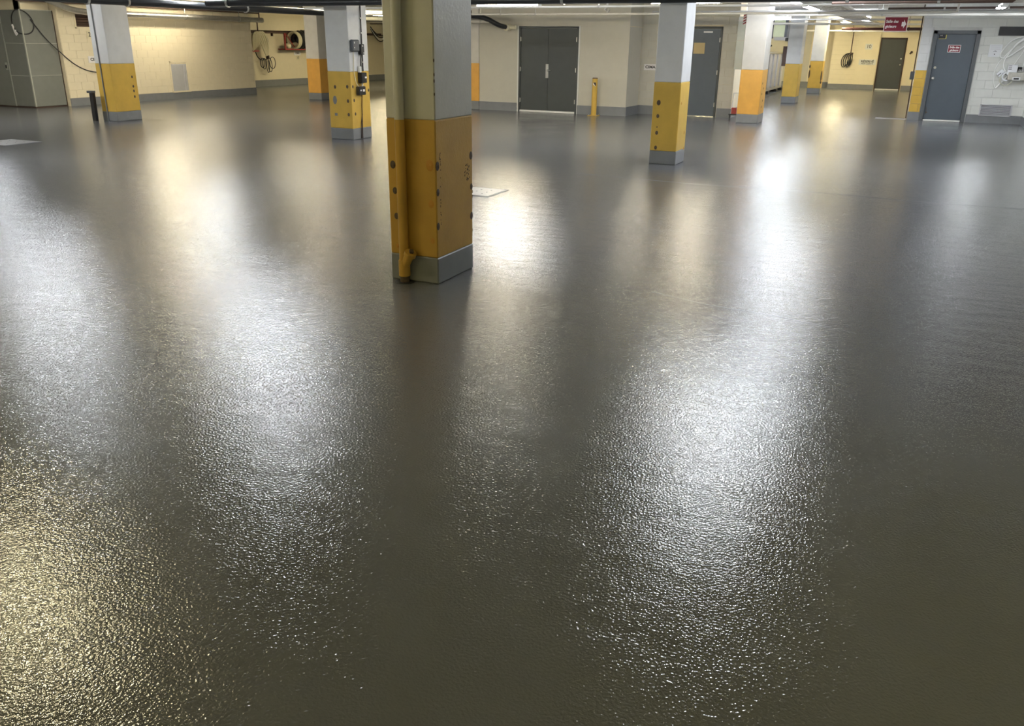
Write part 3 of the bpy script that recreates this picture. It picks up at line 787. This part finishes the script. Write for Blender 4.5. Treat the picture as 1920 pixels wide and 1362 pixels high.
MB().cyl((-.13, 25.2, 0.0), (-.13, 25.2, CZ - .001), .014, n=8).build('pipe', 'dark_brown', t, True)
MB().box(-.2, -.1, 25.15, 25.25, .95, 1.15, .01).build('valve_box', 'dark_box', t)

# ------------------------------------------------------------------ container & gear between the orange and third columns
t = thing('ribbed_container', 'grey ribbed metal container between the orange and third columns', 'container', (-5.6, 34, 0))
B(-6.3, -5.06, 31.2, 37.4, .14, 1.48, .01).build('body', 'container_grey', t)
B(-6.34, -5.0, 31.1, 37.5, 1.46, 1.51, .01).build('rim', 'galvanised', t)
for i in range(6):
    y0 = 31.25 + i * 1.03
    B(-5.07, -5.0, y0, y0 + .36, .25, 1.44, .01).build('rib', 'container_grey', t)
for y0 in (31.6, 33.6, 35.6, 37.0): B(-5.3, -4.98, y0, y0 + .35, .05, .15).build('foot', 'black_rubber', t)
B(-6.4, -4.92, 30.9, 37.8, 0.0, .05).build('base_plate', 'dark_box', t)
t = thing('pale_hanging_panel', 'pale greenish framed panel under the white light, above the grey container', 'panel', (-5.2, 36, 2.0))
B(-5.42, -4.97, 36.0, 36.06, 2.06, 2.66, .005).build('panel', 'pale_panel', t)
each(MB().box(-5.46, -5.40, 35.97, 36.08, 2.0, 2.7).box(-4.97, -4.86, 35.97, 36.08, 2.05, 2.7), 'side_frame', 'dark_box', t)
B(-5.34, -4.8, 35.9, 36.1, 1.93, 2.05).build('bottom_rail', 'container_grey', t)
for x in (-5.43, -4.9): MB().cyl((x, 36.03, 2.69), (x, 36.03, CZ), .012, n=6).build('hanger_rod', 'steel', t)
t = thing('valve_cluster', 'dark valve cluster on top of the grey container', 'valve', (-5.4, 33, 1.5))
MB().box(-5.5, -5.1, 33.0, 33.4, 1.51, 1.6).cyl((-5.3, 33.2, 1.6), (-5.3, 33.2, 1.75), .07, n=10).build('valve_body', 'dark_box', t)
MB().cyl((-5.15, 33.2, 1.62), (-4.98, 33.2, 1.75), .03, n=8).build('lever', 'black_plastic', t)
MB().cyl((-5.4, 33.2, 1.6), (-5.4, 33.2, CZ), .05, n=10).build('riser_pipe', 'black_plastic', t, True)
tag(B(-4.06, -3.935, 29.5, 29.6, 1.13, 1.72, .004).build('side_board', 'brown_board', None), 'narrow brown board fixed to the left side of the third column', 'board')
t = thing('switch_box', 'small black box high on the left side of the third column', 'switch', (-4.0, 29.5, 1.85))
B(-4.03, -3.935, 29.47, 29.6, 1.87, 1.97, .005).build('box_body', 'black_plastic', t)
MB().box(-4.0, -3.935, 29.49, 29.58, 1.97, 2.35).build('grey_channel', 'container_grey', t)

t = thing('sheet_metal_duct', 'pale sheet metal duct behind the orange-banded column', 'duct', (-4.1, 22.35, 1.17))
B(-4.19, -4.0, 22.25, 22.42, 1.17, 2.38, .006).build('duct_body', 'duct_pale', t)
each(MB().box(-4.2, -3.99, 22.24, 22.43, 1.83, 1.85).box(-4.2, -3.99, 22.24, 22.43, 2.28, 2.31), 'joint_strip', 'steel', t)
t = thing('hazard_marker', 'red and white striped marker hanging left of the orange-banded column', 'marker', (-4.02, 22.2, 2.2))
B(-4.06, -3.96, 22.16, 22.19, 2.2, 2.46).build('plate', 'hazard_white', t)
for i in range(4):
    z = 2.2 + .06 * i
    MB().poly([(-4.06, 22.158, z), (-3.96, 22.158, z + .05), (-3.96, 22.158, z + .08), (-4.06, 22.158, z + .03)], (0, -.002, 0)).build('red_stripe', 'red_steel', t)
MB().cyl((-4.0, 22.175, 2.46), (-4.0, 22.175, CZ), .004, n=5).build('hanger_wire', 'steel', t)
t = thing('hand_cart', 'small dark hand cart behind the left edge of the orange-banded column', 'cart', (-4.05, 22.1, 0))
MB().cyl((-4.12, 22.1, .12), (-4.1, 22.15, .62), .012, n=6).cyl((-3.95, 22.1, .12), (-3.97, 22.15, .62), .012, n=6).cyl((-4.1, 22.15, .62), (-3.97, 22.15, .62), .012, n=6).build('handle_frame', 'alu_strip', t)
MB().box(-4.15, -3.92, 21.95, 22.15, .1, .13).build('platform', 'black_plastic', t)
for x in (-4.14, -3.93): MB().cyl((x - .012, 22.1, .06), (x + .012, 22.1, .06), .06, n=14).build('wheel', 'black_rubber', t, True)
MB().box(-4.1, -3.98, 21.98, 22.08, .13, .28, .01).build('red_box', 'red_steel', t)

# ------------------------------------------------------------------ right wall things
t = thing('information_notice', 'white printed notice taped right of the blue-grey door', 'notice', (1.58, DW, 1.54))
B(1.45, 1.72, DW - .014, DW - .009, 1.54, 1.82).build('sheet', 'paper', t)
m_ = MB()
for z in (1.79, 1.76, 1.735, 1.71): m_.box(1.48, 1.69, DW - .0155, DW - .014, z, z + .008)
m_.build('printed_lines', 'louvre', t)['kind'] = 'stuff'
MB().tube([(1.55, DW - .0155, 1.655), (1.58, DW - .0155, 1.675), (1.61, DW - .0155, 1.67), (1.60, DW - .0155, 1.65)], .005, 5, smooth=1).build('printed_symbol', 'letter_black', t)
MB().ball((1.585, DW - .015, 1.60), .012, .002, .012, 8).build('printed_dot', 'letter_black', t)
tag(B(1.58, 2.35, DW - .03, DW - .01, 2.02, 2.22, .004).build('dark_board', 'black_rubber', None), 'long dark board high on the white block wall', 'board')
t = thing('wall_louvre', 'silver louvred grille just above the base of the white wall', 'vent', (1.85, DW, .18))
MB().box(1.5, 1.53, DW - .03, DW - .006, .17, .44).box(2.17, 2.20, DW - .03, DW - .006, .17, .44).box(1.5, 2.2, DW - .03, DW - .006, .42, .44).box(1.5, 2.2, DW - .03, DW - .006, .17, .195).build('grille_frame', 'louvre', t)
B(1.53, 2.17, DW - .010, DW - .006, .19, .42).build('grille_back', 'dark_box', t)
for i in range(7): B(1.53, 2.17, DW - .028, DW - .02, .2 + i * .031, .224 + i * .031, 0, Matrix.Rotation(.5, 3, 'X')).build('slat', 'louvre', t)
t = thing('white_tubing', 'loops of thin white tubing hanging on the white block wall', 'tubing', (1.95, DW, 1.6))
yy = DW - .05
for P_, r_ in (([(2.30, 2.0), (1.95, 1.98), (1.78, 1.78), (1.70, 1.60), (1.73, 1.515), (1.88, 1.53), (2.08, 1.70), (2.3, 1.9)], .014),
               ([(2.35, 2.02), (2.1, 1.92), (1.95, 1.75), (1.84, 1.6), (1.78, 1.52)], .014),
               ([(2.2, 2.01), (2.0, 1.85), (1.9, 1.66), (1.82, 1.5), (1.81, 1.38), (1.86, 1.24), (2.0, 1.1), (2.10, 1.02), (2.18, 1.1), (2.25, 1.4), (2.36, 1.8)], .013),
               ([(1.76, 1.5), (1.68, 1.36), (1.645, 1.15), (1.68, .95), (1.74, .83)], .008),
               ([(1.75, .83), (1.86, .98), (1.97, 1.14)], .012),
               ([(2.3, 1.95), (2.15, 1.62), (2.03, 1.36)], .008)):
    MB().tube([(a, yy - random.uniform(0, .03), b) for a, b in P_], r_, 8, smooth=2).build('tube', 'white_hose', t, True)
t = thing('wall_equipment', 'white wall-mounted dispensing unit at the right edge', 'equipment', (2.1, DW, .95))
B(1.95, 2.44, DW - .2, DW - .006, 1.02, 1.2, .01).build('tray', 'galvanised', t)
B(1.92, 2.12, DW - .18, DW - .008, 1.14, 1.37, .01).build('white_case', 'paper', t)
m_ = MB()
for z in (1.34, 1.31, 1.285, 1.26): m_.box(1.93, 2.0, DW - .184, DW - .18, z, z + .009)
m_.build('printed_lines', 'letter_black', t)['kind'] = 'stuff'
ring((1.93, DW - .12, 1.03), .13, .014, 'y').build('clear_ring', 'clear_plastic', t, True)
ring((1.93, DW - .14, 1.10), .09, .02, 'y').build('white_ring', 'paper', t, True)
MB().box(1.74, 1.84, DW - .1, DW - .06, 1.1, 1.26, .006, Matrix.Rotation(.7, 3, 'Y')).build('tilted_card', 'paper', t)
MB().tube([(1.74, DW - .11, 1.12), (1.80, DW - .11, 1.18)], .007, 5).tube([(1.83, DW - .14, 1.15), (1.88, DW - .14, 1.18), (1.92, DW - .14, 1.13)], .01, 5, smooth=1).build('black_clip', 'black_plastic', t)
each(MB().box(2.13, 2.22, DW - .16, DW - .1, 1.24, 1.32, .008).box(2.26, 2.34, DW - .16, DW - .1, 1.22, 1.32, .02).box(2.08, 2.19, DW - .212, DW - .2, 1.04, 1.075, .003).box(2.30, 2.4, DW - .212, DW - .2, 1.03, 1.13, .01), 'black_connector', 'black_plastic', t)
B(2.05, 2.22, DW - .206, DW - .198, 1.02, 1.09, .003).build('label_plate', 'paper', t)
m_ = MB()
for i in range(6): m_.cyl((2.16 + i * .035, DW - .17, 1.2), (2.16 + i * .035, DW - .17, 1.27), .008, n=6)
m_.build('pegs', 'alu_strip', t)['kind'] = 'stuff'

# hanging maroon sign
t = thing('hanging_sign', 'maroon ceiling sign with white arrow pointing right', 'sign', (-.7, 24.0, 2.3))
SY = 24.0
B(-.97, -.44, SY - .012, SY, 2.09, 2.43, .002).build('plate', 'sign_white', t)
sf = B(-.955, -.455, SY - .016, SY - .01, 2.105, 2.415).build('sign_face', 'maroon', t)
text('lettering', 'Salle des', .088, 'sign_white', (-.935, SY - .018, 2.32), '-y', t, bold=.003, shear=.12, align='LEFT', sx=.92)
text('lettering', 'gicleurs', .088, 'sign_white', (-.935, SY - .018, 2.205), '-y', t, bold=.003, shear=.12, align='LEFT', sx=.92)
MB().poly([(-.575, SY - .017, 2.31), (-.53, SY - .017, 2.31), (-.53, SY - .017, 2.36), (-.47, SY - .017, 2.26), (-.53, SY - .017, 2.16), (-.53, SY - .017, 2.21), (-.575, SY - .017, 2.21)], (0, -.003, 0)).build('arrow', 'sign_white', t)
for x in (-.93, -.48): MB().cyl((x, SY - .006, 2.43), (x, SY - .006, CZ), .004, n=5).build('hanger_wire', 'steel', t)

# ------------------------------------------------------------------ floor plates
def cover(label, x0, x1, y0, y1, dark=False):
    t = thing('floor_hatch', label, 'hatch', ((x0 + x1) / 2, (y0 + y1) / 2, 0), 'steel covers set in the floor')
    B(x0, x1, y0, y1, .0, .006, .002).build('cover_plate', 'floor_plate', t)
    MB().box(x0 - .03, x1 + .03, y0 - .03, y0 - .01, 0, .004).box(x0 - .03, x1 + .03, y1 + .01, y1 + .03, 0, .004).box(x0 - .03, x0 - .01, y0 - .03, y1 + .03, 0, .004).box(x1 + .01, x1 + .03, y0 - .03, y1 + .03, 0, .004).build('rim', 'grey_paint' if not dark else 'black_rubber', t)
    m = MB()
    for i in range(3):
        for j_ in range(3): m.cyl((x0 + (i + 1) * (x1 - x0) / 4, y0 + (j_ + 1) * (y1 - y0) / 4, .006), (x0 + (i + 1) * (x1 - x0) / 4, y0 + (j_ + 1) * (y1 - y0) / 4, .0075), .012, n=8)
    m.build('lift_holes', 'dark_box', t)['kind'] = 'stuff'
cover('steel floor cover just right of the nearest column', -5.0, -4.45, 9.0, 9.52)
cover('steel floor cover at the left edge of the floor', -14.6, -13.85, 9.6, 10.25)
t = thing('floor_drain', 'long slot drain in the floor before the far door aisle', 'drain', (-.45, 24.6, 0))
B(-.85, -.12, 24.35, 24.8, 0, .005, .001).build('cover_plate', 'floor_plate', t)
MB().box(-.7, -.15, 24.70, 24.78, .004, .008).build('slot', 'black_rubber', t)

# ------------------------------------------------------------------ ceiling lights
for (x, y, z, ax, Ln, colr, st_, label) in LIGHTS:
    t = thing('ceiling_light', label, 'ceiling light', (x, y, z), 'fluorescent lights under the slab')
    hx, hy = (Ln / 2, .034) if ax == 'x' else (.034, Ln / 2)
    B(x - hx, x + hx, y - hy, y + hy, z + .025, z + .08, .006).build('housing', 'lamp_housing', t)
    lm = lamp_mat(colr, st_)
    for s_ in (-1, 1):
        if ax == 'x': b = MB().cyl((x - hx + .03, y + s_ * .042, z), (x + hx - .03, y + s_ * .042, z), .019, n=10)
        else: b = MB().cyl((x + s_ * .042, y - hy + .03, z), (x + s_ * .042, y + hy - .03, z), .019, n=10)
        b.build('tube', lm, t)
    for e_ in (-1, 1):
        if ax == 'x': B(x + e_ * (hx - .02) - .012, x + e_ * (hx - .02) + .012, y - .07, y + .07, z - .022, z + .03).build('lamp_holder', 'lamp_housing', t)
        else: B(x - .07, x + .07, y + e_ * (hy - .02) - .012, y + e_ * (hy - .02) + .012, z - .022, z + .03).build('lamp_holder', 'lamp_housing', t)
        if ax == 'x': MB().cyl((x + e_ * hx * .7, y, z + .08), (x + e_ * hx * .7, y, CZ), .005, n=5).build('hanger_rod', 'steel', t)
        else: MB().cyl((x, y + e_ * hy * .7, z + .08), (x, y + e_ * hy * .7, CZ), .005, n=5).build('hanger_rod', 'steel', t)

# ------------------------------------------------------------------ ceiling pipes
def pipe(name, label, cat, pts, r, m, clamps=(), cm='steel', hang=True, smooth=0, group='pipes and conduits under the slab'):
    t = thing(name, label, cat, pts[0], group)
    MB().tube(pts, r, 12, smooth=smooth).build('pipe', m, t, True)
    for c in clamps:
        c = Vector(c)
        b = MB()
        # collar around the pipe
        d = (Vector(pts[-1]) - Vector(pts[0])); d.z = 0; d.normalize()
        for k in range(len(pts) - 1):
            a, e = Vector(pts[k]), Vector(pts[k + 1])
            if (c - a).dot(e - a) >= 0 and (c - e).dot(a - e) >= 0 and ((c - a) - (e - a) * ((c - a).dot(e - a) / (e - a).length_squared)).length < .2:
                d = (e - a).normalized(); c = a + (e - a) * ((c - a).dot(e - a) / (e - a).length_squared); break
        b.cyl(c - d * .02, c + d * .02, r * 1.18 + .004, n=12)
        if hang: b.cyl(c + Vector((0, 0, r)), (c.x, c.y, CZ), .006, n=5)
        b.build('pipe_hanger', cm, t)
    return t
pipe('black_drain_pipe', 'thick black pipe crossing in front of the columns along the top edge', 'pipe',
     [(-12.0, 12.72, 2.33), (-9.0, 12.70, 2.33), (-6, 12.66, 2.33), (-3.0, 12.62, 2.33), (2.4, 12.6, 2.34)], .056, 'black_pipe', [(-11.5, 12.72, 2.33), (-7.8, 12.7, 2.33), (-5.0, 12.64, 2.33), (-1, 12.62, 2.33)], 'galvanised')
pipe('black_drain_pipe', 'thick black pipe running away at the top left, above the silver duct', 'pipe',
     [(-12.5, 6.0, 2.30), (-12.45, 10, 2.30), (-12.4, 14.6, 2.30), (-12.4, 17.5, 2.31)], .062, 'black_pipe', [(-12.45, 10.5, 2.3), (-12.4, 11.3, 2.3), (-12.4, 14.2, 2.3)], 'galvanised')
pipe('insulated_pipe', 'pale insulated pipe with an elbow above the hose rack', 'pipe',
     [(-13.3, 15.6, 2.37), (-13.1, 18.4, 2.37), (-13.05, 18.9, 2.33), (-13.05, 19.0, 2.25), (-12.0, 19.05, 2.24)], .045, 'cream_hose', [(-13.25, 15.7, 2.37), (-13.15, 18.0, 2.37)], 'galvanised', smooth=2)
pipe('spiral_duct', 'silver round duct along the top of the left block wall', 'duct',
     [(-20.05, 15.5, 2.70), (-20.05, 15.9, 2.55), (-20.05, 16.4, 2.38), (-20.05, 17.0, 2.34), (-20.05, 20.0, 2.34), (-20.05, 22.0, 2.33), (-20.05, 23.7, 2.33)], .075, 'galvanised', [(-20.05, 17.6, 2.34), (-20.05, 20.3, 2.34), (-20.05, 22.6, 2.33)], 'steel', smooth=1)
pipe('copper_pipe', 'thin brown pipe above the silver duct on the left wall', 'pipe', [(-20.2, 15.0, 2.56), (-20.2, 23.7, 2.54)], .02, 'brown_board', [(-20.2, 18, 2.55)])
pipe('sprinkler_pipe', 'dark pipe above the enclosure along the left wall', 'pipe', [(-19.6, 12.0, 2.62), (-19.6, 24.0, 2.62), (-18, 26, 2.62)], .03, 'white_conduit', [(-19.6, 16, 2.62)])
pipe('dark_riser', 'short dark pipe dropping at the end of the left block wall', 'pipe', [(-20.3, 23.85, CZ), (-20.3, 23.85, 2.3), (-20.45, 23.9, 2.3), (-20.45, 23.9, 2.0)], .02, 'sprinkler_red')
pipe('white_conduit', 'long white conduit passing in front of the grey double door wall', 'conduit',
     [(-14.0, 19.25, 2.352), (-9, 19.3, 2.352), (-4.5, 19.25, 2.352), (0.35, 18.9, 2.352), (.47, 18.9, 2.36), (.5, 18.9, CZ)], .021, 'white_conduit', [(-9.2, 19.3, 2.352), (-8.3, 19.3, 2.352), (-5.1, 19.26, 2.352), (-2, 19.1, 2.352)])
pipe('white_conduit', 'white conduit just above the double door wall conduit, with an elbow', 'conduit',
     [(-12.2, 15.8, 2.36), (-5.5, 15.7, 2.36), (-2, 15.6, 2.36), (1.2, 14.9, 2.36)], .018, 'white_conduit', [(-8.3, 15.7, 2.36), (-5.5, 15.7, 2.36), (-1, 15.3, 2.36)])
pipe('sprinkler_pipe', 'brown pipe with a flanged end at the top right corner', 'pipe',
     [(-1.4, 14.9, 2.36), (1.05, 14.75, 2.36), (1.12, 14.75, 2.42), (1.12, 14.75, CZ)], .022, 'brown_board', [(.1, 14.8, 2.36)])
pipe('grey_conduit', 'thin grey conduit level with the top of the third column', 'conduit', [(-10.5, 28.0, 2.36), (-3.5, 28.0, 2.36), (-2.0, 28.4, 2.36), (-.12, 28.6, 2.36)], .028, 'white_conduit', [(-3.2, 28.0, 2.36)])
pipe('grey_conduit', 'grey conduit behind the white diffuser', 'conduit', [(-10.5, 26.0, 2.42), (-.12, 26.0, 2.42)], .022, 'container_grey', [(-3, 26, 2.42)])
pipe('grey_conduit', 'grey conduit between the third and farthest columns', 'conduit', [(-10.5, 32.0, 2.44), (-.12, 32.2, 2.44)], .03, 'container_grey', [(-2.5, 32.1, 2.44)])
pipe('sprinkler_pipe', 'dark red sprinkler main behind the hanging maroon sign', 'pipe', [(-2.9, 36.0, 2.36), (-1.7, 36.0, 2.36), (-.12, 35.6, 2.36)], .05, 'sprinkler_red', [(-2.5, 36, 2.36), (-.6, 35.7, 2.36)], 'sprinkler_red')
pipe('white_conduit', 'white conduit under the red sprinkler main', 'conduit', [(-10.5, 38.0, 2.32), (-.12, 38.0, 2.32)], .035, 'white_conduit', [(-2.2, 38, 2.32)])
pipe('grey_conduit', 'grey conduit high over the aisle before the blue-grey door', 'conduit', [(-6.0, 21.0, 2.455), (-3.0, 21.0, 2.455), (2.4, 20.6, 2.455)], .02, 'container_grey', [(-1, 20.9, 2.5)])
pipe('grey_conduit', 'second grey conduit over the aisle, beside the bare-tube row', 'conduit', [(-4.0, 23.0, 2.44), (2.4, 22.8, 2.44)], .03, 'white_conduit', [(-1, 22.9, 2.55)])
pipe('brown_pipe', 'brown pipe crossing over the white block wall top', 'pipe', [(-.9, 23.2, 2.56), (2.44, 23.2, 2.58)], .045, 'dark_brown', [(.3, 23.2, 2.57), (1.6, 23.2, 2.57)])
pipe('grey_conduit', 'grey conduit over the aisle in front of the second column', 'conduit', [(-4, 17.4, 2.5), (2.4, 17.2, 2.5)], .022, 'white_conduit', [(0, 17.3, 2.5)])
pipe('water_pipe', 'pale pipe under the bulkhead above the grey double door', 'pipe', [(-12, 21.22, 2.235), (-10.45, 21.22, 2.235)], .04, 'white_conduit', [(-10.7, 21.22, 2.235)])
pipe('black_drain_pipe', 'black drain pipe with an elbow beside the orange corner column', 'pipe',
     [(-11.6, 20.6, 2.40), (-10.6, 20.7, 2.36), (-10.3, 20.8, 2.3), (-10.1, 20.9, 2.18), (-10.0, 21.05, 2.12), (-9.95, 21.38, 2.1)], .06, 'black_pipe', [(-10.75, 20.7, 2.36), (-11.3, 20.6, 2.38)], 'galvanised', smooth=1)
MB().cyl((-9.95, 21.2, 2.1), (-9.95, 21.39, 2.1), .085, n=16).cyl((-9.95, 21.3, 2.1), (-9.72, 21.3, 2.1), .05, n=14).build('wall_fitting', 'cream_hose', bpy.data.objects['black_drain_pipe.002'], True)
pipe('black_drain_pipe', 'short black trap hanging beside the orange corner column', 'pipe', [(-10.85, 20.4, CZ), (-10.85, 20.4, 2.6), (-10.8, 20.4, 2.3), (-10.8, 20.42, 2.14)], .06, 'black_pipe')
pipe('drain_trap', 'grey trap fitting hanging from the black pipe before the double door wall', 'pipe', [(-7.0, 20.6, CZ), (-7.0, 20.6, 2.62), (-7.05, 20.6, 2.5), (-7.0, 20.6, 2.42), (-6.95, 20.6, 2.5)], .035, 'galvanised')
pipe('white_conduit', 'thin conduit bundle pipe behind the boxed column', 'conduit', [(-23, 33.0, 2.62), (-11.4, 33.0, 2.62)], .04, 'white_conduit', [(-14, 33, 2.62)])
for i, (y_, z_, m_) in enumerate(((30.5, 2.52, 'black_pipe'), (31.8, 2.48, 'galvanised'), (34.5, 2.5, 'dark_brown'))):
    pipe('ceiling_pipe', ['black pipe between the boxed column and the nearest column', 'silver pipe between the boxed column and the nearest column',
                          'brown pipe between the boxed column and the nearest column'][i], 'pipe', [(-23, y_, z_), (-11.4, y_, z_)], .06, m_, [(-15, y_, z_)])

# cable tray with loose cables over the aisle
t = thing('cable_tray', 'messy cable tray with white cables over the aisle left of the maroon sign', 'cable tray', (-1.7, 28, 2.5))
for x in (-2.25, -1.65): B(x - .012, x + .012, 18, 40, 2.50, 2.56).build('side_rail', 'galvanised', t)
for i in range(44): B(-2.25, -1.65, 18.2 + i * .5, 18.24 + i * .5, 2.50, 2.515).build('rung', 'galvanised', t)
for k in range(9):
    ph = random.uniform(0, 6)
    pts = [(-1.95 + .24 * math.sin(ph + i * .55 + k) * (1 if k < 5 else 1.4), 18.5 + i * 1.2, 2.535 + .012 * (k % 3) + (0.035 * math.sin(i * 1.3 + ph) if k > 7 else 0)) for i in range(18)]
    MB().tube(pts, .016 if k % 3 else .028, 6, smooth=2).build('cable', ['white_hose', 'black_rubber', 'white_conduit'][k % 3], t, True)
